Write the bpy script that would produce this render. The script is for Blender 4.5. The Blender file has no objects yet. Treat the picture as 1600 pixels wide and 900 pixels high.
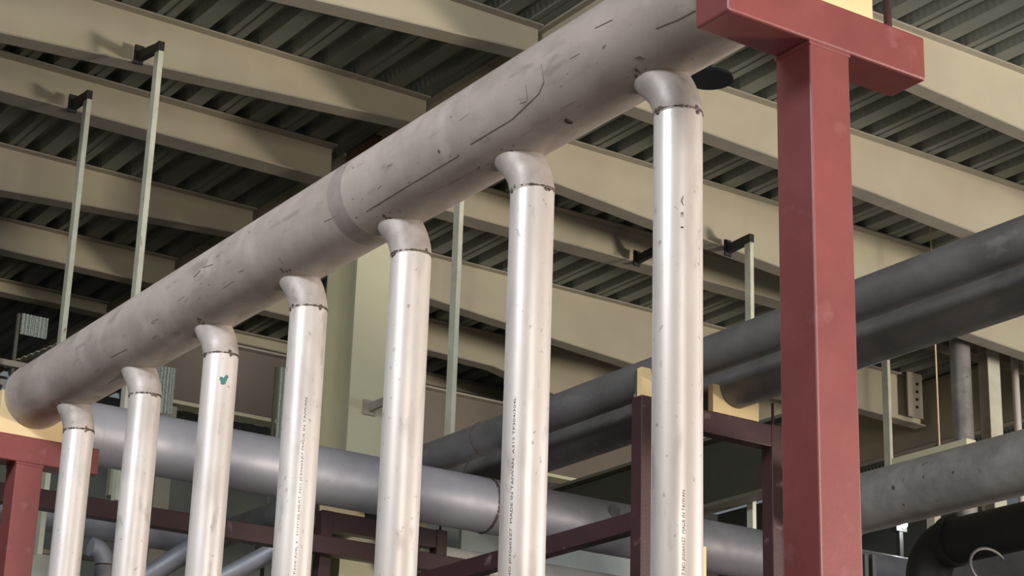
import bpy, bmesh, math, random
from mathutils import Vector, Matrix
random.seed(7)
S = bpy.context.scene
C = S.collection

# ------------------------------------------------------------------ camera
# world frame: camera eye is the origin, +X runs along the header, -Y to the right, floor at z = FLOOR
YAW, PIT, ROL, FPX = -0.57952392, 0.33873783, 0.03197767, 3150.137
FLOOR, ROOF = -1.6, 7.2
cy_, sy_, cp_, sp_, cr_, sr_ = math.cos(YAW), math.sin(YAW), math.cos(PIT), math.sin(PIT), math.cos(ROL), math.sin(ROL)
FW = Vector((cp_*cy_, cp_*sy_, sp_)); RT = Vector((sy_, -cy_, 0)); UP = RT.cross(FW)
RT, UP = cr_*RT + sr_*UP, -sr_*RT + cr_*UP
cd = bpy.data.cameras.new('camera'); cd.sensor_width = 36; cd.lens = FPX/1600*36; cd.clip_end = 200
cam = bpy.data.objects.new('camera', cd); C.objects.link(cam)
cam.matrix_world = Matrix(((RT.x, UP.x, -FW.x, 0), (RT.y, UP.y, -FW.y, 0), (RT.z, UP.z, -FW.z, 0), (0, 0, 0, 1)))
S.camera = cam

# ------------------------------------------------------------------ light
S.view_settings.view_transform = 'Standard'; S.view_settings.look = 'None'
S.view_settings.gamma = 1; S.view_settings.use_curve_mapping = False
S.view_settings.exposure = 0.0
wd = bpy.data.worlds.new('sky'); S.world = wd; wd.use_nodes = True
bg = wd.node_tree.nodes['Background']; bg.inputs[0].default_value = (0.86, 0.95, 1.0, 1); bg.inputs[1].default_value = 0.18
def area(name, loc, target, sx, sy, power, col, spread=180):
    l = bpy.data.lights.new(name, 'AREA'); l.shape = 'RECTANGLE'; l.size = sx; l.size_y = sy
    l.energy = power; l.color = col; l.spread = math.radians(spread)
    o = bpy.data.objects.new(name, l); C.objects.link(o); o.location = loc
    o.rotation_euler = (Vector(target)-Vector(loc)).to_track_quat('-Z', 'Y').to_euler()
    return o
area('door_daylight', (-5.3, -18.4, -0.2), (12, -8, 5), 3.2, 2.2, 3000, (1.0, 0.885, 0.76))
area('front_fill', (-3.4, -2.4, 2.6), (7, -4.2, 2.0), 5.0, 3.0, 720, (1.0, 0.92, 0.85))  # added fill behind the camera for the near risers, no opening there
area('side_window_daylight', (1.0, -18.6, 3.0), (8, -4, 1.5), 6, 3, 480, (0.66, 0.80, 1.0))
area('high_fill', (5.5, 3.4, 6.5), (11, -6.5, 2.2), 4, 1.4, 290, (0.86, 0.92, 1.0), 110)  # added cool fill inside the hall for the cross pipe, no window there

# ------------------------------------------------------------------ helpers
def ray(px, py): return RT*((px-800)/FPX) + UP*((450-py)/FPX) + FW
def onX(px, py, X): r = ray(px, py); return r*(X/r.x)
def onY(px, py, Y): r = ray(px, py); return r*(Y/r.y)
def onZ(px, py, Z): r = ray(px, py); return r*(Z/r.z)

def obj(name, bm, mat, parent=None, smooth=False, loc=None):
    me = bpy.data.meshes.new(name)
    bmesh.ops.recalc_face_normals(bm, faces=bm.faces)
    if smooth:
        for f in bm.faces: f.smooth = True
        for e in bm.edges:
            if len(e.link_faces) == 2 and e.calc_face_angle(0) > math.radians(40): e.smooth = False
    bm.to_mesh(me); bm.free()
    for m in (mat if isinstance(mat, (list, tuple)) else [mat]): me.materials.append(m)
    o = bpy.data.objects.new(name, me); C.objects.link(o)
    if parent: o.parent = parent
    return o
def tag(o, label, cat, group=None, kind=None):
    if kind: o['kind'] = kind
    if label: o['label'] = label
    if cat: o['category'] = cat
    if group: o['group'] = group
    return o
def thing(name, label, cat, loc, group=None):
    o = bpy.data.objects.new(name, None); C.objects.link(o); o.empty_display_size = .1
    o.location = loc
    return tag(o, label, cat, group)
def keep(o, root):
    """parent a part built in world coordinates"""
    o.parent = root; o.matrix_parent_inverse = Matrix.Translation(root.location).inverted(); return o
def part(name, bm, mat, root, smooth=False): return keep(obj(name, bm, mat, None, smooth), root)
def sub(name, bm, mat, par, smooth=False):
    """sub-part built in world coordinates under a part (whose own world matrix is the identity)"""
    o = obj(name, bm, mat, None, smooth); o.parent = par; return o
def BM(): return bmesh.new()
def box(bm, x0, x1, y0, y1, z0, z1, bev=0):
    r = bmesh.ops.create_cube(bm, size=1)
    for v in r['verts']:
        v.co = Vector(((x0+x1)/2 + v.co.x*(x1-x0), (y0+y1)/2 + v.co.y*(y1-y0), (z0+z1)/2 + v.co.z*(z1-z0)))
    if bev:
        es = {e for v in r['verts'] for e in v.link_edges}
        bmesh.ops.bevel(bm, geom=list(es), offset=bev, segments=2, profile=.5, affect='EDGES')
    return bm
def tube(bm, pts, R, seg=32, caps=True, scale=None):
    pts = [Vector(p) for p in pts]; rings = []
    t0 = (pts[1]-pts[0]).normalized()
    ref = Vector((0, 0, 1)) if abs(t0.z) < .9 else Vector((1, 0, 0))
    u = t0.cross(ref).normalized()
    for i, p in enumerate(pts):
        t = ((pts[min(i+1, len(pts)-1)]-p).normalized() + (p-pts[max(i-1, 0)]).normalized()).normalized()
        u = (u - t*u.dot(t)).normalized(); w = t.cross(u)
        r = R if not isinstance(R, (list, tuple)) else R[i]
        rings.append([bm.verts.new(p + (u*math.cos(a)+w*math.sin(a))*r) for a in [2*math.pi*k/seg for k in range(seg)]])
    for a, b in zip(rings, rings[1:]):
        for k in range(seg): bm.faces.new((a[k], a[(k+1) % seg], b[(k+1) % seg], b[k]))
    if caps: bm.faces.new(rings[0]); bm.faces.new(rings[-1])
    return bm
def arc(c, a, b, n=12):
    """points from c+a to c+b turning 90 deg (a,b perpendicular radius vectors)"""
    c, a, b = Vector(c), Vector(a), Vector(b)
    return [c + a*math.cos(t*math.pi/2/n) + b*math.sin(t*math.pi/2/n) for t in range(n+1)]
def prism(bm, poly, off):
    """poly: list of 3D points, off: extrusion vector"""
    a = [bm.verts.new(Vector(p)) for p in poly]; b = [bm.verts.new(Vector(p)+Vector(off)) for p in poly]
    bm.faces.new(a); bm.faces.new(b[::-1])
    n = len(a)
    for k in range(n): bm.faces.new((a[k], a[(k+1) % n], b[(k+1) % n], b[k]))
    return bm
def ring(bm, c, axis, R, r=.004, seg=48, rs=6, wob=0):
    c, ax = Vector(c), Vector(axis).normalized()
    u = ax.cross(Vector((0, 0, 1)) if abs(ax.z) < .9 else Vector((1, 0, 0))).normalized(); w = ax.cross(u)
    rows = []
    for k in range(seg):
        a = 2*math.pi*k/seg; d = u*math.cos(a)+w*math.sin(a); q = r*(1+random.uniform(-wob, wob))
        rows.append([bm.verts.new(c + d*(R+q*math.cos(b)) + ax*(q*1.6*math.sin(b))) for b in [2*math.pi*j/rs for j in range(rs)]])
    for k in range(seg):
        for j in range(rs): bm.faces.new((rows[k][j], rows[(k+1) % seg][j], rows[(k+1) % seg][(j+1) % rs], rows[k][(j+1) % rs]))
    return bm
def blob(bm, c, r, n=None, flat=.4):
    res = bmesh.ops.create_icosphere(bm, subdivisions=2, radius=1)
    n = Vector(n or (0, 0, 1)).normalized()
    for v in res['verts']:
        k = 1+random.uniform(-.25, .25); p = v.co*r*k
        p = p - n*(p.dot(n))*(1-flat); v.co = Vector(c)+p
    return bm

# ------------------------------------------------------------------ materials
def mat(name, col, rough=.5, metal=0, col2=None, scale=6, stretch=(1, 1, 1), bump=0, bscale=40, spots=None, detail=6, contrast=(.35, .65), rvar=0):
    m = bpy.data.materials.new(name); m.use_nodes = True; nt = m.node_tree; N = nt.nodes; Lk = nt.links
    b = N['Principled BSDF']; b.inputs['Base Color'].default_value = (*col, 1); b.inputs['Roughness'].default_value = rough; b.inputs['Metallic'].default_value = metal
    tc = N.new('ShaderNodeTexCoord'); mp = N.new('ShaderNodeMapping'); mp.inputs['Scale'].default_value = stretch
    Lk.new(tc.outputs['Object'], mp.inputs['Vector'])
    last = None
    if col2:
        no = N.new('ShaderNodeTexNoise'); no.inputs['Scale'].default_value = scale; no.inputs['Detail'].default_value = detail; no.inputs['Roughness'].default_value = .62
        Lk.new(mp.outputs[0], no.inputs['Vector'])
        mr = N.new('ShaderNodeMapRange'); mr.inputs[1].default_value, mr.inputs[2].default_value = contrast
        Lk.new(no.outputs[0], mr.inputs[0])
        mx = N.new('ShaderNodeMix'); mx.data_type = 'RGBA'; mx.inputs[6].default_value = (*col, 1); mx.inputs[7].default_value = (*col2, 1)
        Lk.new(mr.outputs[0], mx.inputs[0]); last = mx.outputs[2]
        if rvar:
            m2 = N.new('ShaderNodeMapRange'); m2.inputs[3].default_value = rough; m2.inputs[4].default_value = rough+rvar
            Lk.new(mr.outputs[0], m2.inputs[0]); Lk.new(m2.outputs[0], b.inputs['Roughness'])
    if spots:
        for (sc, st, lo, hi, c3, amt) in spots:
            mp2 = N.new('ShaderNodeMapping'); mp2.inputs['Scale'].default_value = st; Lk.new(tc.outputs['Object'], mp2.inputs['Vector'])
            no = N.new('ShaderNodeTexNoise'); no.inputs['Scale'].default_value = sc; no.inputs['Detail'].default_value = 4
            Lk.new(mp2.outputs[0], no.inputs['Vector'])
            mr = N.new('ShaderNodeMapRange'); mr.inputs[1].default_value, mr.inputs[2].default_value = lo, hi; mr.inputs[4].default_value = amt
            Lk.new(no.outputs[0], mr.inputs[0])
            mx = N.new('ShaderNodeMix'); mx.data_type = 'RGBA'; mx.inputs[7].default_value = (*c3, 1)
            if last: Lk.new(last, mx.inputs[6])
            else: mx.inputs[6].default_value = (*col, 1)
            Lk.new(mr.outputs[0], mx.inputs[0]); last = mx.outputs[2]
    if last: Lk.new(last, b.inputs['Base Color'])
    if bump:
        no = N.new('ShaderNodeTexNoise'); no.inputs['Scale'].default_value = bscale; no.inputs['Detail'].default_value = 4
        Lk.new(mp.outputs[0], no.inputs['Vector'])
        bp = N.new('ShaderNodeBump'); bp.inputs['Strength'].default_value = bump; bp.inputs['Distance'].default_value = .01
        Lk.new(no.outputs[0], bp.inputs['Height']); Lk.new(bp.outputs[0], b.inputs['Normal'])
    return m
M = {}
dk = (.10, .085, .075)
M['header'] = mat('header_steel', (.52, .445, .385), .42, .10, (.385, .325, .28), 2.2, bump=.08, bscale=14, rvar=.12,
    spots=[(7, (.25, 1, 1), .60, .70, (.22, .18, .16), .45), (5, (.5, 1, 1), .50, .66, (.30, .245, .21), .45), (3.5, (1, 1, 1), .55, .68, (.60, .53, .47), .55), (18, (.3, 1, 1), .62, .72, (.24, .19, .17), .5), (45, (.4, 1, 1), .68, .73, dk, .7)])
M['riser'] = mat('riser_steel', (.80, .735, .68), .34, .20, (.64, .575, .53), 3, (1, 1, .35), bump=.05, bscale=10, rvar=.1,
    spots=[(38, (1, 1, .8), .66, .72, (.26, .22, .20), .6), (6, (1, 1, .4), .52, .72, (.44, .38, .35), .55), (16, (1, 1, .35), .62, .72, (.36, .31, .28), .5)])
M['elbow'] = mat('elbow_steel', (.52, .455, .41), .46, .12, (.34, .29, .26), 8, bump=.1, bscale=20, rvar=.1,
    spots=[(16, (1, 1, 1), .64, .72, (.26, .21, .19), .6)])
M['bluesteel'] = mat('cross_pipe_steel', (.42, .42, .46), .46, .35, (.32, .32, .36), 2.5, bump=.06, bscale=12, rvar=.12,
    spots=[(8, (1, .4, 1), .64, .72, (.22, .22, .24), .5), (40, (1, .5, 1), .71, .74, dk, .6)])
M['darksteel'] = mat('shaded_pipe_steel', (.205, .195, .19), .44, .35, (.125, .12, .115), 2.5, bump=.06, bscale=14, rvar=.12,  # header-like steel darkened to stand for shade on the twin pipes
    spots=[(10, (.4, 1, 1), .62, .72, (.28, .27, .26), .5)])
M['brownsteel'] = mat('weathered_pipe_steel', (.33, .31, .29), .5, .25, (.17, .16, .15), 3, bump=.06, bscale=14,
    spots=[(14, (1, 1, 1), .66, .72, (.08, .07, .065), .6)])
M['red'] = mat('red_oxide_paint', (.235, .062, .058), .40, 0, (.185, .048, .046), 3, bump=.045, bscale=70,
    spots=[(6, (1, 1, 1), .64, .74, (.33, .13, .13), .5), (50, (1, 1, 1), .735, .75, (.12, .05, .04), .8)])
M['maroon'] = mat('shaded_red_paint', (.062, .024, .026), .45, 0, (.048, .02, .022), 4, bump=.08, bscale=60,  # red frame paint darkened to stand for shade around the portals
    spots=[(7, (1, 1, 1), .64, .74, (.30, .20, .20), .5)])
M['cream'] = mat('cream_saddle_timber', (.80, .62, .34), .6, 0, (.74, .56, .30), 5, bump=.05)
M['beam'] = mat('cream_beam_paint', (.47, .43, .30), .5, 0, (.43, .37, .27), 1.1, detail=3,
    spots=[(2.3, (1, 1, 1), .60, .75, (.38, .32, .24), .35)])
M['flange'] = mat('beam_flange_paint', (.36, .32, .25), .55, 0, (.30, .27, .21), 3)
M['tan'] = mat('tan_shaded', (.165, .135, .10), .6, 0, (.135, .11, .08), 1)  # brown darkened so the far mezzanine web carries its shade in the colour
M['olive'] = mat('olive_shaded', (.060, .058, .042), .6, 0, (.045, .044, .032), 2)  # near-black olive, local darkness put into the runner web colour
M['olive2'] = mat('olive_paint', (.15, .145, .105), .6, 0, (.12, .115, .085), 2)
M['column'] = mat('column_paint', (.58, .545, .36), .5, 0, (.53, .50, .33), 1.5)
M['postg'] = mat('hanger_paint', (.62, .62, .48), .5, 0, (.52, .50, .38), 6, spots=[(20, (1, 1, .4), .68, .72, (.2, .12, .06), .7)])
M['black'] = mat('black_steel', (.02, .02, .018), .6)
M['blackcap'] = mat('black_plastic', (.008, .009, .012), .25)
M['weld'] = mat('weld_bead', (.17, .13, .11), .5, .5, (.09, .065, .055), 40, bump=.4, bscale=120)
M['ink'] = mat('marker_ink', (.06, .045, .05), .6)
M['ink2'] = mat('scribe_mark', (.20, .16, .135), .6)
M['green'] = mat('green_paint', (.06, .20, .17), .5)
M['rust'] = mat('rust_stain', (.16, .085, .05), .8, 0, (.09, .05, .035), 60)
M['perf'] = bpy.data.materials.new('perforated_sheet'); M['perf'].use_nodes = True
nt = M['perf'].node_tree; b = nt.nodes['Principled BSDF']; tc = nt.nodes.new('ShaderNodeTexCoord'); vo = nt.nodes.new('ShaderNodeTexVoronoi')
vo.inputs['Scale'].default_value = 60; vo.inputs['Randomness'].default_value = .25
cr = nt.nodes.new('ShaderNodeValToRGB'); cr.color_ramp.elements[0].position = .30; cr.color_ramp.elements[0].color = (.06, .065, .055, 1)
cr.color_ramp.elements[1].position = .40; cr.color_ramp.elements[1].color = (.42, .44, .37, 1)
nt.links.new(tc.outputs['Object'], vo.inputs['Vector']); nt.links.new(vo.outputs['Distance'], cr.inputs[0]); nt.links.new(cr.outputs[0], b.inputs['Base Color'])
b.inputs['Roughness'].default_value = .5
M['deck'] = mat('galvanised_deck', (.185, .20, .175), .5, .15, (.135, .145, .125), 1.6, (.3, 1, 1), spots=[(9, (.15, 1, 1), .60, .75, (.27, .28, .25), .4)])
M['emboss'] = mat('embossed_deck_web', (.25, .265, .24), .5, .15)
nt = M['emboss'].node_tree; wv = nt.nodes.new('ShaderNodeTexWave'); wv.wave_type = 'BANDS'; wv.bands_direction = 'X'; wv.inputs['Scale'].default_value = 4.4
wv.inputs['Distortion'].default_value = .6
tc = nt.nodes.new('ShaderNodeTexCoord'); bp = nt.nodes.new('ShaderNodeBump'); bp.inputs['Strength'].default_value = .5; bp.inputs['Distance'].default_value = .006
nt.links.new(tc.outputs['Object'], wv.inputs[0]); nt.links.new(wv.outputs['Fac'], bp.inputs['Height']); nt.links.new(bp.outputs[0], nt.nodes['Principled BSDF'].inputs['Normal'])
M['concrete'] = mat('concrete', (.14, .135, .13), .8, 0, (.11, .105, .10), 1.2, bump=.1, bscale=20)
M['wall'] = mat('wall_sheeting', (.17, .18, .16), .7, 0, (.14, .15, .13), .6)
M['farwall'] = mat('far_wall_sheeting', (.13, .135, .12), .7, 0, (.10, .105, .09), .5)
M['panel'] = mat('pale_panel', (.55, .60, .56), .5, 0, (.45, .50, .46), 2)
M['glass'] = bpy.data.materials.new('window_glass'); M['glass'].use_nodes = True
b = M['glass'].node_tree.nodes['Principled BSDF']; b.inputs['Transmission Weight'].default_value = .9; b.inputs['Roughness'].default_value = .25; b.inputs['Base Color'].default_value = (.85, .9, .92, 1)
M['lamp'] = bpy.data.materials.new('lamp_glow'); M['lamp'].use_nodes = True
b = M['lamp'].node_tree.nodes['Principled BSDF']; b.inputs['Emission Color'].default_value = (.95, .98, 1, 1); b.inputs['Emission Strength'].default_value = 30

# ------------------------------------------------------------------ room shell
def struct(name, bm, m): o = obj(name, bm, m); o['kind'] = 'structure'; return o
struct('floor', box(BM(), -9, 24, -19.6, 9, FLOOR-.2, FLOOR), M['concrete'])
# deck: folded metal sheet, flutes run along X
bm = BM(); prof = []
P = .300; y = 3.6; k = 0; D = .088
while y > -19.5:
    prof += [(y, 0, 0), (y-.050, 0, 0)]
    if k % 2 == 0: prof += [(y-.058, .010, 0), (y-.070, .010, 0), (y-.078, 0, 0)]
    prof += [(y-.150, 0, 0), (y-.172, D, 1), (y-.278, D, 0)]
    prof.append((y-P, 0, 1)); y -= P; k += 1
X0, X1 = 2.0, 23.9; prev = None
for (yy, dz, em) in prof:
    cur = (bm.verts.new((X0, yy, ROOF+dz)), bm.verts.new((X1, yy, ROOF+dz)))
    if prev:
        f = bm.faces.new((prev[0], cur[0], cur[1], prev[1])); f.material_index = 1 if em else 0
    prev = cur
struct('ceiling', bm, [M['deck'], M['emboss']])
struct('trim_roof_slab', box(BM(), -9, 24, -19.6, 9, ROOF+D+.01, ROOF+.30), M['concrete'])
struct('wall_far', box(BM(), 23.9, 24.1, -19.6, 9, FLOOR, ROOF), M['farwall'])
bm = BM(); box(bm, -9, 14.2, -19.8, -19.6, 4.2, ROOF); box(bm, 14.2, 18.4, -19.8, -19.6, FLOOR, 5.9); box(bm, 18.4, 24, -19.8, -19.6, FLOOR, ROOF); box(bm, 4.6, 14.2, -19.8, -19.6, FLOOR, 4.2); box(bm, -2.2, 4.6, -19.8, -19.6, FLOOR, 1.0)
struct('wall_right', bm, M['wall'])
bm = BM(); box(bm, -9.2, -9, -19.6, 9, 4.6, ROOF+.3)
struct('wall_back', bm, M['wall'])
bm = BM(); box(bm, -9, 24, 9, 9.2, 3.0, ROOF+.3); box(bm, 6, 24, 9, 9.2, FLOOR, 3.0)
struct('wall_left', bm, M['wall'])
w = struct('window_1', box(BM(), 14.2, 18.4, -19.74, -19.71, 5.9, ROOF), M['glass'])
fr = BM()
for xx in (14.2, 15.25, 16.3, 17.35, 18.33): box(fr, xx, xx+.07, -19.70, -19.60, 5.9, ROOF)
for zz in (5.9, 6.5, 7.13): box(fr, 14.2, 18.4, -19.70, -19.61, zz, zz+.07)
f = obj('window_frame', fr, M['column'], w)

# ------------------------------------------------------------------ the steel frame overhead
def beam(Xn, prof, label, w=.17, group='cream roof beams'):
    """prof: (Y, underside Z) from left to right; web between a top flange under the deck and a bottom flange"""
    ys = [p[0] for p in prof]; root = thing('roof_beam', label, 'beam', (Xn+w/2, (ys[0]+ys[-1])/2, prof[-1][1]), group)
    tf = .014
    part('top_flange', box(BM(), Xn, Xn+w, ys[-1], ys[0], ROOF-tf-.002, ROOF-.002), M['flange'], root)
    xm = Xn+w/2
    poly = [(xm-.005, y, z+tf) for y, z in prof] + [(xm-.005, ys[-1], ROOF-tf-.002), (xm-.005, ys[0], ROOF-tf-.002)]
    part('web', prism(BM(), poly, (.010, 0, 0)), M['beam'], root)
    b_ = BM()
    poly = [(Xn, y, z) for y, z in prof] + [(Xn, y, z+tf) for y, z in prof[::-1]]
    part('bottom_flange', prism(b_, poly, (w, 0, 0)), M['flange'], root)
    return root
Lb = 'cream roof beam on the left side of the girder, '
Rb = 'cream roof beam on the right side of the girder, '
beam(10.07, [(-8.07, 6.85), (-10.27, 6.707), (-11.41, 6.634), (-16.9, 6.3)], Rb+'behind the red crossbar at top right', .14)
beam(11.78, [(1.0, 6.23), (-5.91, 6.776), (-7.63, 6.913), (-7.93, 6.935)], Lb+'topmost, crossing the top edge of the view')
beam(11.78, [(-8.07, 6.77), (-9.6, 6.711), (-11.37, 6.647), (-12.58, 6.574), (-16.9, 6.3)], Rb+'crossing behind the red column near its top')
beam(13.46, [(1.0, 6.30), (-3, 6.575), (-4.99, 6.715), (-7.43, 6.886), (-7.93, 6.92)], Lb+'broad one that carries the longest hanger')
beam(13.46, [(-8.07, 6.82), (-9.27, 6.727), (-10.3, 6.64), (-12, 6.52), (-16.9, 6.25)], Rb+'crossing behind the upper third of the right riser, hanger bracket at its edge')
beam(14.85, [(1.0, 6.843), (-7.80, 6.843)], Lb+'with a bolt hole at its end beside the column', .22)
beam(14.85, [(-8.22, 6.843), (-16.9, 6.84)], Rb+'of even depth with a bracket shadow on it', .22)
beam(16.70, [(1.0, 6.36), (-5.38, 6.742), (-6.05, 6.785), (-6.7, 6.824), (-7.93, 6.9)], Lb+'third from the top at the left edge of the view')
beam(16.70, [(-8.07, 6.83), (-10, 6.693), (-10.92, 6.627), (-11.5, 6.58), (-12.56, 6.508), (-14, 6.52), (-15.8, 6.62), (-16.9, 6.6)], Rb+'pale and deep between the two right risers')
beam(18.50, [(1.0, 6.854), (-7.93, 6.854)], Lb+'lowest one seen, short and dim')
beam(18.50, [(-8.07, 6.854), (-11.06, 6.81), (-11.9, 6.79), (-13.9, 6.38), (-16.9, 6.2)], Rb+'brown and dim under the deep pale beam')
beam(20.30, [(1.0, 7.044), (-7.93, 7.044)], Lb+'thin far one with a bright lower edge')
beam(20.30, [(-8.07, 7.044), (-16.9, 7.044)], Rb+'thin far one with a bright lower edge')
def girder(Y, x0, x1, z0, label, name='girder', z1=ROOF-.02, w=.14):
    root = thing(name, label, 'girder', ((x0+x1)/2, Y, z0))
    part('top_flange', box(BM(), x0, x1, Y-w/2, Y+w/2, z1-.02, z1), M['flange'], root)
    part('web', box(BM(), x0, x1, Y-.006, Y+.006, z0+.02, z1-.02), M['beam'], root)
    part('bottom_flange', box(BM(), x0, x1, Y-w/2, Y+w/2, z0, z0+.02), M['flange'], root)
girder(-8.0, 7.0, 14.40, 6.45, 'long cream girder running above and behind the big header pipe, before the column', z1=ROOF-.003, w=.12)
girder(-8.0, 14.98, 23.5, 6.45, 'cream girder running on beyond the column towards the far wall', z1=ROOF-.003, w=.12)
girder(-17.05, 7.0, 23.5, 6.4, 'cream girder closing the right-hand bay of beams', z1=ROOF-.003, w=.12)
# wide flange column
root = thing('steel_column', 'pale cream wide-flange column standing behind the middle risers', 'column', (14.6, -8.0, FLOOR))
part('flange', box(BM(), 14.42, 14.44, -8.175, -7.835, FLOOR+.02, 6.52), M['column'], root)
part('flange', box(BM(), 14.94, 14.96, -8.175, -7.835, FLOOR+.02, 6.52), M['column'], root)
part('web', box(BM(), 14.44, 14.94, -8.011, -7.999, FLOOR+.02, 6.52), M['column'], root)
part('splice_plate', box(BM(), 14.43, 14.95, -8.16, -7.95, 6.52, ROOF-.01), M['rust'], root)
part('base_plate', box(BM(), 14.34, 15.04, -8.24, -7.77, FLOOR, FLOOR+.02), M['flange'], root)
# far mezzanine beam and channel
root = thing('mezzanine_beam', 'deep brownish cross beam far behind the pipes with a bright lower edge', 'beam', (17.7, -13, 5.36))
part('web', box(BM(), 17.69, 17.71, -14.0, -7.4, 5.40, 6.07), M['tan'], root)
part('bottom_flange', box(BM(), 17.60, 17.80, -14.0, -7.4, 5.365, 5.40), M['column'], root)  # paler paint stands for light caught along the lower edge
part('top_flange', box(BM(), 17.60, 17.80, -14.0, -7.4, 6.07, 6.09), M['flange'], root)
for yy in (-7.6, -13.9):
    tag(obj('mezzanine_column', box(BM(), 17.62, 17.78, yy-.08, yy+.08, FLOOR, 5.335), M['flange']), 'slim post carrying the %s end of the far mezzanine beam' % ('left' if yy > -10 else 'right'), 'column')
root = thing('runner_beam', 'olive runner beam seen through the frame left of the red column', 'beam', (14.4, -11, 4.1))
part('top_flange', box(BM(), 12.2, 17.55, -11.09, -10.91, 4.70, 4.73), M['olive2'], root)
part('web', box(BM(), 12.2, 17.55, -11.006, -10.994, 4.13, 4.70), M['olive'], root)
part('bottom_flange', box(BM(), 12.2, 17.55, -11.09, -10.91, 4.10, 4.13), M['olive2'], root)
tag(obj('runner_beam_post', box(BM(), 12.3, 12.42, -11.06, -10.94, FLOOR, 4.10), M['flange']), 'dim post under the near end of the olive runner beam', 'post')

# ------------------------------------------------------------------ hangers
def hanger(bX, base, tip, zbot, label, flip=1):
    B = onX(*base, bX); T = onY(*tip, B.y); x, yy, z = T
    root = thing('hanger', label, 'hanger', (x, yy, zbot), 'cream hangers on dark brackets')
    w_, d_ = .040, .078
    bm = BM(); box(bm, x, x+.006, yy-w_, yy, zbot, z+.02); box(bm, x+.006, x+d_, yy-.006, yy, zbot, z+.02)
    part('post', bm, M['postg'], root)
    zb = B.z
    bm = BM()
    prism(bm, [(x-.01, yy+.012, z-.035), (x-.01, yy+.012, z+.04), (x+.05, yy+.012, z+.04), (bX, yy+.012, zb+.06), (bX, yy+.012, zb-.02), ], (0, -.05 if flip else .05, 0))
    box(bm, bX-.02, bX, yy-.045, yy+.03, zb-.045, zb+.11)
    part('bracket', bm, M['black'], root)
    return root
hanger(13.46, (214, 92), (249, 72), 3.20, 'long cream hanger dropping past the left end of the header, near riser two')
hanger(14.85, (111, 168), (137, 148), 3.05, 'cream hanger closest to the left edge of the view')
hanger(13.46, (1135, 393), (1172, 372), 3.50, 'cream hanger beside the red column, bracket darkest of all')
hanger(14.85, (993, 409), (1030, 388), 3.80, 'cream hanger mostly hidden behind the right riser, only its bracket arm showing')
# hanger whose bracket is hidden by the header
def hanger_plain(X, pxa, pya, pyb, label, top=ROOF, w_=.04):
    A = onX(pxa, pya, X); Bq = onX(pxa, pyb, X)
    root = thing('hanger', label, 'hanger', (X, A.y, Bq.z), 'cream hangers on dark brackets')
    bm = BM(); box(bm, X, X+.006, A.y-w_, A.y, Bq.z, top); box(bm, X+.006, X+.09, A.y-.006, A.y, Bq.z, top)
    part('post', bm, M['postg'], root)
    box_ = box(BM(), X-.02, X+.10, A.y-.05, A.y+.012, Bq.z-.05, Bq.z); part('bracket', box_, M['black'], root)
hanger_plain(13.1, 713, 450, 700, 'cream hanger between the fifth and sixth risers, ending at the twin pipes', top=6.447)
hanger_plain(15.0, 1388, 620, 760, 'thin cream hanger right of the red column, above the lowest pipe')
# strap on the column face
T = onX(574, 638, 14.42)
root = thing('column_bracket', 'grey bracket arm bolted to the face of the cream column', 'bracket', (14.3, T.y, T.z))
part('arm', prism(BM(), [(14.415, T.y, T.z-.03), (14.415, T.y, T.z+.04), (13.75, T.y, T.z+.04), (13.75, T.y, T.z-.03)], (0, -.03, 0)), M['flange'], root)
part('plate', box(BM(), 14.40, 14.415, T.y-.07, T.y+.05, T.z-.06, T.z+.07), M['flange'], root)

# ------------------------------------------------------------------ header, its far elbow and the cross pipe
K = 1.060                                   # size of the header family
HY, HZ, HR = -3.67*K, 3.032*K, .181*K
CX = 10.86*K
def on_cyl_x(px, py, Y0, Z0, R):
    r = ray(px, py); a = r.y**2+r.z**2; b_ = -2*(r.y*Y0+r.z*Z0); c_ = Y0*Y0+Z0*Z0-R*R
    d = max(b_*b_-4*a*c_, 0); return r*((-b_-math.sqrt(d))/(2*a))
def stroke_header(bm, pts, r=.0022):
    q = []
    for (a, b_), (c_, d_) in zip(pts, pts[1:]):
        n = max(2, int(math.hypot(c_-a, d_-b_)/6))
        for i in range(n): q.append(on_cyl_x(a+(c_-a)*i/n, b_+(d_-b_)*i/n, HY, HZ, HR+.0004))
    q.append(on_cyl_x(*pts[-1], HY, HZ, HR+.0004))
    return tube(bm, q, r, 5)
root = thing('header_pipe', 'largest pipe, a pale brushed steel header slanting across the whole view', 'pipe', (7, HY, HZ-HR))
part('pipe_run', tube(BM(), [(1.2, HY, HZ), (4, HY, HZ), (7, HY, HZ), (10.32*K, HY, HZ)], HR, 72), M['header'], root, True)
eb = part('far_elbow', tube(BM(), arc((10.32*K, HY-.54*K, HZ), (0, .54*K, 0), (.54*K, 0, 0), 16), HR, 72), M['bluesteel'], root, True)
part('weld_seam', ring(BM(), (10.32*K, HY, HZ), (1, 0, 0), HR-.001, .003, 72), M['header'], root, True)
M['band'] = mat('rubbed_band_steel', (.42, .355, .31), .45, .12, (.30, .255, .235), 5)
part('rubbed_band', tube(BM(), [(6.60*K, HY, HZ), (6.66*K, HY, HZ), (6.71*K, HY, HZ)], HR+.0008, 72, False), M['band'], root, True)
mark = lambda pts, r: part('scribe_mark', stroke_header(BM(), pts, r), M['ink2'], root)
mark([(572, 330), (640, 288), (716, 243)], .0016)
mark([(735, 225), (800, 186), (842, 146), (850, 128), (846, 100)], .0018)
mark([(822, 132), (824, 158)], .0012)
mark([(1025, 44), (1060, 30), (1086, 16)], .0024)
mark([(930, 44), (957, 31)], .002)
mark([(303, 433), (313, 423)], .0026); mark([(318, 418), (333, 413)], .002); mark([(320, 415), (327, 400)], .0012)
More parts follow.
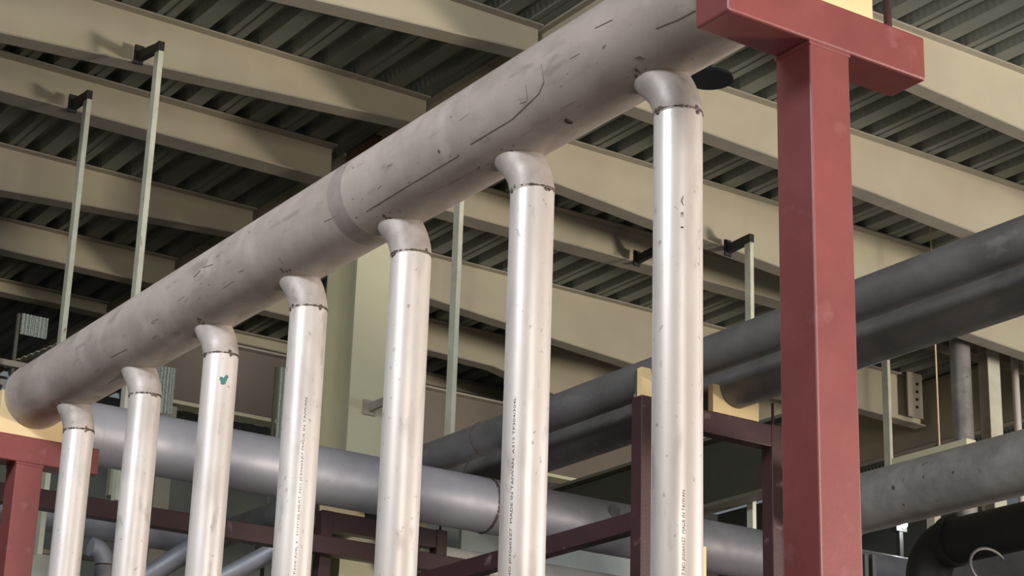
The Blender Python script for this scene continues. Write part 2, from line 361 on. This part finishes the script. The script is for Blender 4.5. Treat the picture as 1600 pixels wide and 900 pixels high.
mark([(665, 305), (720, 278), (750, 262)], .001)
mark([(992, 90), (1000, 87), (1008, 91)], .0035)
mark([(436, 402), (442, 412)], .003)
for _ in range(22):
    x_ = random.uniform(150, 1000); y_ = 655-.590*x_ + random.uniform(-45, 50); l_ = random.uniform(5, 26)
    mark([(x_, y_), (x_+l_, y_-.6*l_+random.uniform(-3, 3))], random.uniform(.0006, .0012))
bm = BM()
for (x_, y_, r_) in [(888, 190, .016), (686, 237, .008), (600, 337, .008), (443, 425, .006), (716, 243, .005), (552, 262, .006)]:
    p_ = on_cyl_x(x_, y_, HY, HZ, HR); part('dirt_patch', blob(BM(), p_, r_, (0, p_.y-HY, p_.z-HZ), .06), M['rust'], root, True)

root = thing('cross_pipe', 'blue-grey steel pipe running behind the risers from the header end to the right', 'pipe', (CX, -8.5, HZ-HR))
part('pipe_run', tube(BM(), [(CX, HY-.545*K, HZ), (CX, -8, HZ), (CX, -13.8, HZ)], HR, 72), M['bluesteel'], root, True)
wy = onX(758, 775, CX).y
s = BM(); ring(s, (CX, wy, HZ), (0, 1, 0), HR, .006, 72, wob=.6)
for _ in range(9):
    a = random.uniform(2.0, 4.4); n_ = Vector((math.cos(a), 0, math.sin(a)*.8)); blob(s, Vector((CX, wy, HZ))+n_.normalized()*HR, .011, n_, .5)
part('weld_seam', s, M['weld'], root)
s = BM(); p_ = onX(960, 800, CX-HR*.96); blob(s, (CX-HR*.98, p_.y, p_.z), .05, (1, 0, -.1), .05)
part('grey_patch', s, M['darksteel'], root)

# ------------------------------------------------------------------ risers
RY = -3.93; RR = .084; WZ = 2.878
ordinal = ['first', 'second', 'third', 'fourth', 'fifth', 'sixth', 'seventh']
where = ['slimmest, in front of the lower left red crossbar', 'second from the left end of the header', 'the one with a green paint dab near its weld',
    'middle one of the seven with a dark print line', 'directly right of the cream column', 'second widest, beside the widest riser', 'widest and nearest, under the dome lamp']
def riser(k, X):
    root = thing('riser_pipe', 'pale vertical riser pipe, '+where[k], 'pipe', (X, RY, FLOOR), 'risers under the header')
    part('pipe_run', tube(BM(), [(X, RY, WZ), (X, RY, 1), (X, RY, FLOOR+.02)], RR, 56), M['riser'], root, True)
    # elbow centreline: up from the weld, bending 45 degrees along the header into its underside
    rb = .20; pts = [Vector((X, RY, WZ))]
    for i in range(1, 13):
        a = math.pi/4*i/12; pts.append(Vector((X+rb*(1-math.cos(a)), RY+.02*i/12, WZ+rb*math.sin(a))))
    pts.append(pts[-1]+Vector((.05, 0, .05)))
    part('elbow', tube(BM(), pts, RR+.0015, 56), M['elbow'], root, True)
    seam = part('weld_seam', ring(BM(), (X, RY, WZ), (0, 0, 1), RR, .0028, 64, wob=.5), M['weld'], root)
    for j in range(7):
        a = random.choice([2.3, 4.3, 2.4, 4.1]) + random.uniform(-.22, .22); n_ = Vector((math.cos(a), math.sin(a), 0))
        a2 = math.atan2(.62, -.785) + random.choice([-.95, .85]) + random.uniform(-.15, .15); n_ = Vector((math.cos(a2), math.sin(a2), 0))
        sub('weld_spot', blob(BM(), Vector((X, RY, WZ+random.uniform(-.012, .008)))+n_*(RR+.001), random.uniform(.005, .011), n_, .35), M['weld'], seam)
    s = BM(); c_ = on_cyl_x(*PXW[k], HY, HZ, HR)
    for j in range(5):
        q = on_cyl_x(PXW[k][0]+random.uniform(-12, 10)*RS[k], PXW[k][1]+random.uniform(-8, 9)*RS[k], HY, HZ, HR)
        part('tack_weld', blob(BM(), q, random.uniform(.003, .009), (0, q.y-HY, q.z-HZ), .3), M['weld'], root)
    part('floor_flange', tube(BM(), [(X, RY, FLOOR), (X, RY, FLOOR+.02)], .14, 40), M['darksteel'], root)
    return root
PXW = [(100, 632), (197, 580), (316, 503), (447, 424), (603, 338), (793, 232), (1000, 112)]
RS = [.6, .65, .7, .75, .85, 1, 1.1]
def vert_text(X, ang, z0, height, s_, root, size, spacing=1.0, mirrorless=True):
    cu = bpy.data.curves.new('pipe_lettering', 'FONT'); cu.body = s_; cu.size = size; cu.space_character = spacing; cu.resolution_u = 2
    t = bpy.data.objects.new('tmp_lettering', cu); C.objects.link(t)
    me = bpy.data.meshes.new_from_object(t); bpy.data.objects.remove(t)
    W = max(v.co.x for v in me.vertices)
    # run along -z..: text baseline vertical, reading from bottom to top
    for v in me.vertices:
        u = v.co.x/W*height; h = v.co.y
        a = ang - h/RR
        v.co = Vector((X+math.cos(a)*(RR+.0006), RY+math.sin(a)*(RR+.0006), z0+u))
    o = bpy.data.objects.new('pipe_lettering', me); C.objects.link(o); me.materials.append(M['ink']); keep(o, root)
    return o
CA = lambda X: math.atan2(-RY, -X)          # azimuth from the riser to the camera
rts = []
for k in range(7):
    X = 4.997+.888*(6-k); r_ = riser(k, X); rts.append((r_, X))
def mark_ang(X, frac): return CA(X) + math.asin(frac)   # frac: -1 left edge, +1 right edge as seen from the entrance side
X = rts[6][1]
vert_text(X, mark_ang(X, .30), 1.02, .52, 'A312 TP304/304L 6" SCH10S HEAT NO J030603Z7  MADE IN TAIWAN', rts[6][0], .014)
vert_text(X, mark_ang(X, .22), 2.42, .13, '1 3 A', rts[6][0], .013)
X = rts[5][1]
vert_text(X, mark_ang(X, -.45), .95, 1.1, 'A312 TP304/304L 6" SCH10S HEAT NO J030603Z7  MADE IN TAIWAN  A312 TP304/304L', rts[5][0], .013)
X = rts[3][1]
vert_text(X, mark_ang(X, .22), .7, 1.75, 'A312 TP304/304L 6" SCH10S HEAT NO J030603Z7 MADE IN TAIWAN A312 TP304/304L 6" SCH10S HEAT NO J030603Z7 MADE IN TAIWAN', rts[3][0], .013)
X = rts[2][1]; s = BM()
for (fr_, dz, rr) in [(.12, 0, .010), (.22, -.016, .014), (.34, .0, .010), (.40, .012, .010), (.28, -.006, .012)]:
    a = mark_ang(X, fr_); n_ = Vector((math.cos(a), math.sin(a), 0)); blob(s, Vector((X, RY, 2.745+dz))+n_*RR, rr, n_, .08)
part('paint_dab', s, M['green'], rts[2][0])

# black dome above the right riser
root = thing('dome_lamp', 'small black dome fitting tucked behind the right riser elbow', 'lamp', (9.0, -7.33, 5.50))
pts = [(0, .0), (.0, .16), (.03, .155), (.07, .12), (.10, .06), (.12, .03), (.16, .025)]
bm = BM(); tube(bm, [(9, -7.33, 5.50), (9, -7.33, 5.52), (9, -7.33, 5.54), (9, -7.33, 5.56), (9, -7.33, 5.60)], [.15, .148, .12, .07, .03], 40)
part('shade', bm, M['blackcap'], root, True)
part('stem', tube(BM(), [(9, -7.33, 5.60), (9, -7.33, ROOF)], .012, 12), M['black'], root)

# ------------------------------------------------------------------ red T frames, saddles, hold-down rods
def t_frame(X, label, m, group='red T frames under the header'):
    yc, s_, zt, zb, h = HY, .076*K, 2.80*K, 2.655*K, .385*K
    root = thing('pipe_support', label, 'support', (X+s_, yc, FLOOR), group)
    part('post', box(BM(), X, X+2*s_, yc-s_, yc+s_, FLOOR+.02, zb, .006), m, root)
    part('crossbar', box(BM(), X, X+2*s_, yc-h-.005, yc+h-.005, zb, zt, .008), m, root)
    part('weld_seam', box(BM(), X-.003, X+2*s_+.003, yc-s_-.004, yc+s_+.004, zb-.016, zb-.001, .003), m, root)
    part('base_plate', box(BM(), X-.08, X+.24, yc-.17, yc+.17, FLOOR, FLOOR+.02), m, root)
    return root
def saddle(X, th, Yc, half, z0, ztop, Zc, R, label):
    n = 20; poly = [(X, Yc+half, z0), (X, Yc-half, z0), (X, Yc-half, ztop)]
    a0 = math.asin(max(-1, min(1, (ztop-Zc)/R)))
    arcp = [(X, Yc-R*math.cos(a0+(-math.pi-2*a0)*t/n), Zc+R*math.sin(a0+(-math.pi-2*a0)*t/n)) for t in range(n+1)]
    poly += arcp + [(X, Yc+half, ztop)]
    o = obj('pipe_saddle', prism(BM(), poly, (th, 0, 0)), M['cream']); return tag(o, label, 'saddle', 'cream pipe saddles')
def rod_pair(X, Yc, half, z0, z1, R, label, m=None, dia=.012):
    root = thing('threaded_studs', label, 'studs', (X, Yc, z0), 'threaded studs on the supports')
    for s_ in (1, -1):
        r_ = part('stud', tube(BM(), [(X, Yc+s_*half, z0), (X, Yc+s_*half, z1)], dia, 12), m or M['maroon'], root)
        sub('nut', tube(BM(), [(X, Yc+s_*half, z0), (X, Yc+s_*half, z0+.022)], dia*1.9, 6), m or M['maroon'], r_)
t_frame(3.953*K, 'bright red T-shaped pipe support, large and near at the right', M['red'])
t_frame(10.312*K, 'dark red T-shaped pipe support at the lower left corner', M['red'])
for X, nm in ((3.953*K, 'cream saddle block on the near red crossbar at the top edge'), (10.312*K, 'cream saddle block cradling the far end of the header, lower left')):
    saddle(X+.02, .11, HY, .195*K, 2.80*K, HZ+.008, HZ, HR+.001, nm)
rod_pair(4.03*K, HY, .315*K, 2.80*K, HZ+.26, HR, 'pair of long red threaded studs on the near crossbar at the top right', dia=.014)
rod_pair(10.39*K, HY, .315*K, 2.80*K, 2.86*K, HR, 'pair of short red threaded studs on the lower left crossbar', dia=.012)

# ------------------------------------------------------------------ twin pipes on the maroon portal frames
AY, BY_, AZ, AR, BR = -7.08, -7.62, 3.555, .112, .128
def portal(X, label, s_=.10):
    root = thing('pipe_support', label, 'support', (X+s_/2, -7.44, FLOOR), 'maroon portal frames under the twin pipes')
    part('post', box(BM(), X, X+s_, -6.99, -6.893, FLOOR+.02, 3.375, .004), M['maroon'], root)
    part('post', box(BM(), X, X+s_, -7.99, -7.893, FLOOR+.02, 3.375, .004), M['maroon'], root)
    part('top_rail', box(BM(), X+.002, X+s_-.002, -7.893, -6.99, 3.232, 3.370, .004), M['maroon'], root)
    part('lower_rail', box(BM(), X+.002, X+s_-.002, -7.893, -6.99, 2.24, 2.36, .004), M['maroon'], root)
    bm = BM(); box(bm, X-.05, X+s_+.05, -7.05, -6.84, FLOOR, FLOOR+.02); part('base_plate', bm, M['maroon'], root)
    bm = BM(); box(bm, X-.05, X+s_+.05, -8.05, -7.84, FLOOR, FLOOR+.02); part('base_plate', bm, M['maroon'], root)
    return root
portal(9.10, 'maroon portal frame left of the red column, post rising behind the right riser')
portal(13.0, 'maroon portal frame seen under the cross pipe at bottom centre')
for X, w_ in ((9.10, 'near portal frame'), (13.0, 'far portal frame')):
    saddle(X+.012, .045, AY, .18, 3.375, AZ-.005, AZ, AR+.001, 'cream saddle for the left twin pipe on the '+w_)
    saddle(X+.012, .045, BY_, .18, 3.375, AZ-.005, AZ, BR+.001, 'cream saddle for the right twin pipe on the '+w_)
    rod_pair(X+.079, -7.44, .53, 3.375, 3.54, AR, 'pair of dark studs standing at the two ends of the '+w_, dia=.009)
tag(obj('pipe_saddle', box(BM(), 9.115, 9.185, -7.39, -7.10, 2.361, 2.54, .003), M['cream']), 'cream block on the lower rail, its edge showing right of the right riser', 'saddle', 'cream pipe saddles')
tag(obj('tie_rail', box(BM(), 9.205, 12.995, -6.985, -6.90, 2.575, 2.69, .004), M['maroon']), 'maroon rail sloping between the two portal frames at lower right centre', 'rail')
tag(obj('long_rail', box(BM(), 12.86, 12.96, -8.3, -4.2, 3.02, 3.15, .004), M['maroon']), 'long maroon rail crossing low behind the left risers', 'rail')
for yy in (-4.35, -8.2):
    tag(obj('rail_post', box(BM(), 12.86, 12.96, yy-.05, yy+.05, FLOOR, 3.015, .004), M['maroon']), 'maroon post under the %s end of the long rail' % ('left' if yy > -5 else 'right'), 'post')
for Y, TR, nm in ((AY, AR, 'dark grey pipe, upper one of the twin pipes right of the risers'), (BY_, BR, 'dark grey pipe, lower one of the twin pipes')):
    root = thing('twin_pipe', nm, 'pipe', (9, Y, AZ-AR), 'dark twin pipes')
    part('pipe_run', tube(BM(), [(4.0, Y, AZ), (9, Y, AZ), (15.3, Y, AZ)], TR, 56), M['darksteel'], root, True)
    s = BM(); xx = onY(757, 690, Y).x if Y == AY else 12.0
    ring(s, (xx, Y, AZ), (1, 0, 0), TR, .005, 48, wob=.6)
    part('weld_seam', s, M['weld'], root)
# low pipe L
LY, LZ, LR = -8.25, 2.86, .177
root = thing('low_pipe', 'broad weathered grey pipe at the lower right, right of the red column', 'pipe', (6, LY, LZ-LR))
part('pipe_run', tube(BM(), [(4.0, LY, LZ), (6, LY, LZ), (8.76, LY, LZ)], LR, 64), M['brownsteel'], root, True)
part('elbow', tube(BM(), arc((8.76, LY, LZ-.27), (0, 0, .27), (.27, 0, 0), 14), LR, 64), M['brownsteel'], root, True)
part('drop', tube(BM(), [(9.03, LY, LZ-.27), (9.03, LY, FLOOR)], LR, 64), M['brownsteel'], root, True)
s = BM()
ring(s, (7.0, LY, LZ), (1, 0, 0), LR, .0015, 48)
part('weld_seam', s, M['brownsteel'], root)
s = BM()
for (x_, y_, r_) in [(1396, 762, .016), (1443, 745, .010), (1489, 738, .010), (1412, 789, .008)]:
    r = ray(x_, y_); a = r.y**2+r.z**2; b_ = -2*(r.y*LY+r.z*LZ); c_ = LY*LY+LZ*LZ-LR*LR; q = r*((-b_-math.sqrt(max(0, b_*b_-4*a*c_)))/(2*a)); part('dirt_patch', blob(BM(), q, r_, (0, q.y-LY, q.z-LZ), .1), M['weld'], root)

# ------------------------------------------------------------------ things in the distance, right side
def vpipe(px, X, R, top, m, label, group=None, name='standpipe'):
    q = onX(px, 600, X); root = thing(name, label, 'pipe', (X, q.y, FLOOR), group)
    part('pipe_run', tube(BM(), [(X, q.y, FLOOR+.02), (X, q.y, top)], R, 28), m, root, True)
    part('floor_flange', tube(BM(), [(X, q.y, FLOOR), (X, q.y, FLOOR+.02)], R*1.6, 28), M['darksteel'], root)
vpipe(1502, 14.0, .105, ROOF, M['brownsteel'], 'stout grey standpipe in the right background')
vpipe(1587, 14.6, .04, ROOF, M['riser'], 'slim bright standpipe near the right edge', 'slim standpipes')
vpipe(1607, 14.6, .04, ROOF, M['riser'], 'slim bright standpipe cut by the right edge', 'slim standpipes')
vpipe(1540, 15.6, .03, ROOF, M['darksteel'], 'thin dark standpipe left of the pale channel column')
q = onX(1545, 600, 14.3)
root = thing('channel_column', 'pale channel column in the right background between the standpipes', 'column', (14.3, q.y, FLOOR))
part('web', box(BM(), 14.30, 14.31, q.y-.18, q.y, FLOOR, ROOF-.01), M['postg'], root)
part('flange', box(BM(), 14.31, 14.44, q.y-.01, q.y, FLOOR, ROOF-.01), M['flange'], root)
part('flange', box(BM(), 14.31, 14.44, q.y-.18, q.y-.17, FLOOR, ROOF-.01), M['flange'], root)
q = onX(1464, 600, 13.0); q2 = onX(1468, 704, 13.0)
root = thing('hanging_rod', 'thin tan rod with a hooked end hanging right of the red column', 'rod', (13, q.y, q2.z))
part('rod', tube(BM(), [(13, q.y, q2.z), (13, q.y, ROOF)], .007, 8), M['cream'], root)
hp = [(13, q.y+.06, q2.z-.03), (13, q.y+.055, q2.z+.03), (13, q.y+.035, q2.z+.055), (13, q.y+.015, q2.z+.03), (13, q.y+.01, q2.z-.03)]
part('hook', tube(BM(), hp, .007, 8), M['black'], root)
# bolted end plate with bolts
q = onX(1432, 620, 16.6)
root = thing('gusset_plate', 'dim bolted plate in the shade right of the red column', 'plate', (16.6, q.y, q.z))
part('plate', box(BM(), 16.62, 16.64, q.y-.12, q.y+.12, q.z-.25, q.z+.3), M['flange'], root)
for i in range(4):
    b_ = onX(1434, 600+i*12, 16.6); part('bolt', tube(BM(), [(16.60, b_.y, b_.z), (16.62, b_.y, b_.z)], .018, 6), M['black'], root)
q0 = onX(1345, 748, 11.5); q1 = onX(1470, 705, 11.5)
tag(obj('cable_ledge', box(BM(), 12.35, 13.3, -13.12, -13.0, 4.70, 4.86), M['column']), 'pale ledge strip just above the lowest right pipe', 'ledge')
tag(obj('ledge_post', box(BM(), 12.8, 12.9, -13.1, -13.02, FLOOR, 4.695), M['flange']), 'dim post under the pale ledge strip', 'post')
# dark pipework under the low pipe
root = thing('black_elbow_pipe', 'black pipe dropping in an elbow under the lowest right pipe', 'pipe', (9.4, -9.5, FLOOR))
Yd = -9.6; zc = 2.92
xs = onY(1452, 850, Yd).x
part('pipe_run', tube(BM(), [(5.0, Yd, zc), (xs-.2, Yd, zc)], .15, 40), M['black'], root, True)
part('elbow', tube(BM(), arc((xs-.2, Yd, zc-.22), (0, 0, .22), (.22, 0, 0), 10), .15, 40), M['black'], root, True)
part('drop', tube(BM(), [(xs+.02, Yd, zc-.22), (xs+.02, Yd, FLOOR)], .15, 40), M['black'], root, True)
part('collar', tube(BM(), [(xs-.25, Yd, zc), (xs-.19, Yd, zc)], .17, 40), M['black'], root)
bm = BM(); cq = onX(1545, 885, 8.6)
pts = [(8.6, cq.y+.16*math.cos(a), cq.z+.11*math.sin(a)) for a in [math.pi*(-.45+1.25*i/24) for i in range(25)]]
tag(obj('cable_loop', tube(bm, pts, .010, 8), M['darksteel'], None, True), 'dark looped cable in the lower right corner', 'cable')
for px in (1354, 1366):
    q = onX(px, 880, 7.6); tag(obj('black_stake', box(BM(), 7.6, 7.63, q.y-.012, q.y+.012, FLOOR, onX(px, 866, 7.6).z), M['black']), 'thin black upright by the foot of the red column, %s of two' % ('left' if px < 1360 else 'right'), 'post', 'black uprights')
q = onX(1413, 820, 12.2)
root = thing('work_lamp', 'small glaring white work lamp under the lowest right pipe', 'lamp', (12.2, q.y, q.z-.05))
bm = BM(); bmesh.ops.create_uvsphere(bm, u_segments=20, v_segments=12, radius=.026)
for v in bm.verts: v.co += Vector((12.2, q.y, q.z))
part('bulb', bm, M['lamp'], root, True)
part('housing', box(BM(), 12.23, 12.30, q.y-.06, q.y+.06, q.z-.05, q.z+.05), M['black'], root)
part('stem', box(BM(), 12.24, 12.28, q.y-.02, q.y+.02, FLOOR, q.z-.05), M['black'], root)
pl = bpy.data.lights.new('work_lamp_light', 'POINT'); pl.energy = 12; pl.color = (.9, .96, 1); pl.shadow_soft_size = .03
po = bpy.data.objects.new('work_lamp_light', pl); C.objects.link(po); po.location = (12.13, q.y, q.z)

# ------------------------------------------------------------------ things in the distance, left side
def perf(pxa, pya, pxb, pyb, X, label):
    a = onX(pxa, pya, X); b_ = onX(pxb, pyb, X)
    n = 40; bm = BM(); rows = []
    for i in range(n+1):
        t = i/n; yy = a.y+(b_.y-a.y)*t; xx = X+.005*math.sin(t*2*math.pi*max(3, abs(b_.y-a.y)/.03))
        rows.append((bm.verts.new((xx, yy, b_.z)), bm.verts.new((xx, yy, a.z)), bm.verts.new((xx+.008, yy, a.z)), bm.verts.new((xx+.008, yy, b_.z))))
    for p_, q_ in zip(rows, rows[1:]):
        for j in range(4): bm.faces.new((p_[j], p_[(j+1) % 4], q_[(j+1) % 4], q_[j]))
    bm.faces.new(rows[0]); bm.faces.new(rows[-1][::-1])
    root = thing('perforated_panel', label, 'panel', (X, (a.y+b_.y)/2, b_.z), 'perforated corrugated panels')
    part('sheet', bm, M['perf'], root)
    part('post', box(BM(), X+.02, X+.05, a.y+.004, a.y+.028, FLOOR, a.z), M['olive2'], root)
perf(35, 489, 72, 530, 16.0, 'small perforated corrugated panel at the left edge above the header end')
perf(226, 566, 268, 648, 15.6, 'perforated corrugated panel showing beside the second riser')
perf(438, 573, 480, 700, 15.6, 'perforated corrugated panel half hidden behind the fourth riser')
root = thing('slotted_tray', 'dark slotted tray in two tiers at the left edge beside the header', 'tray', (15.2, onX(30, 590, 15.2).y, FLOOR))
for i in range(2):
    bm = BM()
    for j in range(7):
        q = onX(30+j*10-i*26, 560-j*4+i*32, 15.2); box(bm, 15.2, 15.5, q.y-.012, q.y+.012, q.z-.01, q.z)
    a = onX(-20, 556+i*32, 15.2); b_ = onX(90, 556+i*32+26, 15.2)
    box(bm, 15.15, 15.2, b_.y, a.y, a.z-.06, a.z-.012)
    part('tier', bm, M['flange'], root)
part('post', box(BM(), 15.10, 15.15, a.y-.05, a.y, FLOOR, onX(-20, 556, 15.2).z), M['flange'], root)
# grey partition and pale panels low behind the risers
tag(obj('partition', box(BM(), 19.0, 19.1, -12.5, -5.5, FLOOR, 5.05), M['wall']), 'grey partition wall low behind the left risers', 'wall')
tag(obj('duct', tube(BM(), [(16.2, -5.05, 3.756), (16.2, -7.5, 3.756)], .15, 40), M['bluesteel'], None, True), 'shiny cross duct low behind the middle risers, left section', 'duct')
tag(obj('duct', tube(BM(), [(14.0, -8.4, 3.36), (14.0, -13.0, 3.36)], .14, 40), M['riser'], None, True), 'shiny cross duct low behind the sixth and seventh risers', 'duct')
q = onX(723, 826, 16.5); q2 = onX(980, 890, 16.5)
tag(obj('light_strip_panel', box(BM(), 16.5, 16.55, -12.6, -10.3, 4.10, 4.42), M['panel']), 'pale green-white panel strip glimpsed under the cross pipe', 'panel')
tag(obj('panel_post', box(BM(), 16.5, 16.55, -11.5, -11.44, FLOOR, 4.095), M['flange']), 'post under the pale panel strip', 'post')
for (pa, pb, X, R, nm) in [((212, 912), (330, 838), 15, .085, 'pale sloping pipe low between the second and third risers'), ((340, 908), (470, 838), 15, .07, 'pale sloping pipe low between the third and fourth risers')]:
    a = onY(*pa, -6.4 if X == 15 else -6); b_ = onY(*pb, -6.9)
    tag(obj('sloping_pipe', tube(BM(), [a, b_], R, 28), M['bluesteel'], None, True), nm, 'pipe', 'low sloping pipes')
q = onX(167, 850, 13.6)
root = thing('small_elbow_pipe', 'short pale elbowed pipe low between the first and second risers', 'pipe', (13.6, q.y, FLOOR))
part('drop', tube(BM(), [(13.6, q.y, FLOOR), (13.6, q.y, 2.85)], .07, 28), M['bluesteel'], root, True)
part('elbow', tube(BM(), arc((13.6, q.y+.12, 2.85), (0, -.12, 0), (0, 0, .12), 8), .07, 28), M['bluesteel'], root, True)
s = BM(); ring(s, (13.6, q.y, 2.85), (0, 0, 1), .07, .004, 32); part('weld_seam', s, M['weld'], root)

a = onX(40, 856, 17.0); b_ = onX(160, 872, 17.0)
root = thing('pale_cabinet', 'pale beige cabinet low between the left red post and the second riser', 'cabinet', (17.3, (a.y+b_.y)/2, FLOOR))
part('body', box(BM(), 17.0, 17.6, b_.y, a.y, FLOOR, b_.z-.04, .01), M['panel'], root)
part('top', box(BM(), 16.97, 17.63, b_.y-.03, a.y+.03, b_.z-.039, b_.z, .005), M['flange'], root)
q = onX(178, 730, 15.2); q2 = onX(176, 772, 15.2)
tag(obj('white_batten', box(BM(), 18.90, 18.99, onX(183, 750, 18.9).y, onX(172, 750, 18.9).y, onX(176, 774, 18.9).z, 5.04), M['postg']), 'short pale batten on the grey partition between the first two risers', 'batten')

root = thing('dark_filler', 'dark horizontal tank added to darken the space under the lowest right pipe', 'filler', (8, -11.5, FLOOR))  # bulk added so the background under the low pipe stays dark
part('filler_shell', tube(BM(), [(5.0, -11.5, 3.05), (8, -11.5, 3.05), (10.6, -11.5, 3.05), (10.75, -11.5, 3.05), (10.85, -11.5, 3.05)], [.56, .56, .56, .46, .25], 48), M['darksteel'], root, True)
for xx in (6.0, 10.0): part('leg', box(BM(), xx-.08, xx+.08, -11.9, -11.1, FLOOR, 2.60), M['black'], root)
q = onX(531, 237, 14.85)
tag(obj('bolt', tube(BM(), [(14.94, q.y, q.z), (14.954, q.y, q.z)], .03, 6), M['black']), 'dark bolt near the column end of a left roof beam', 'bolt')
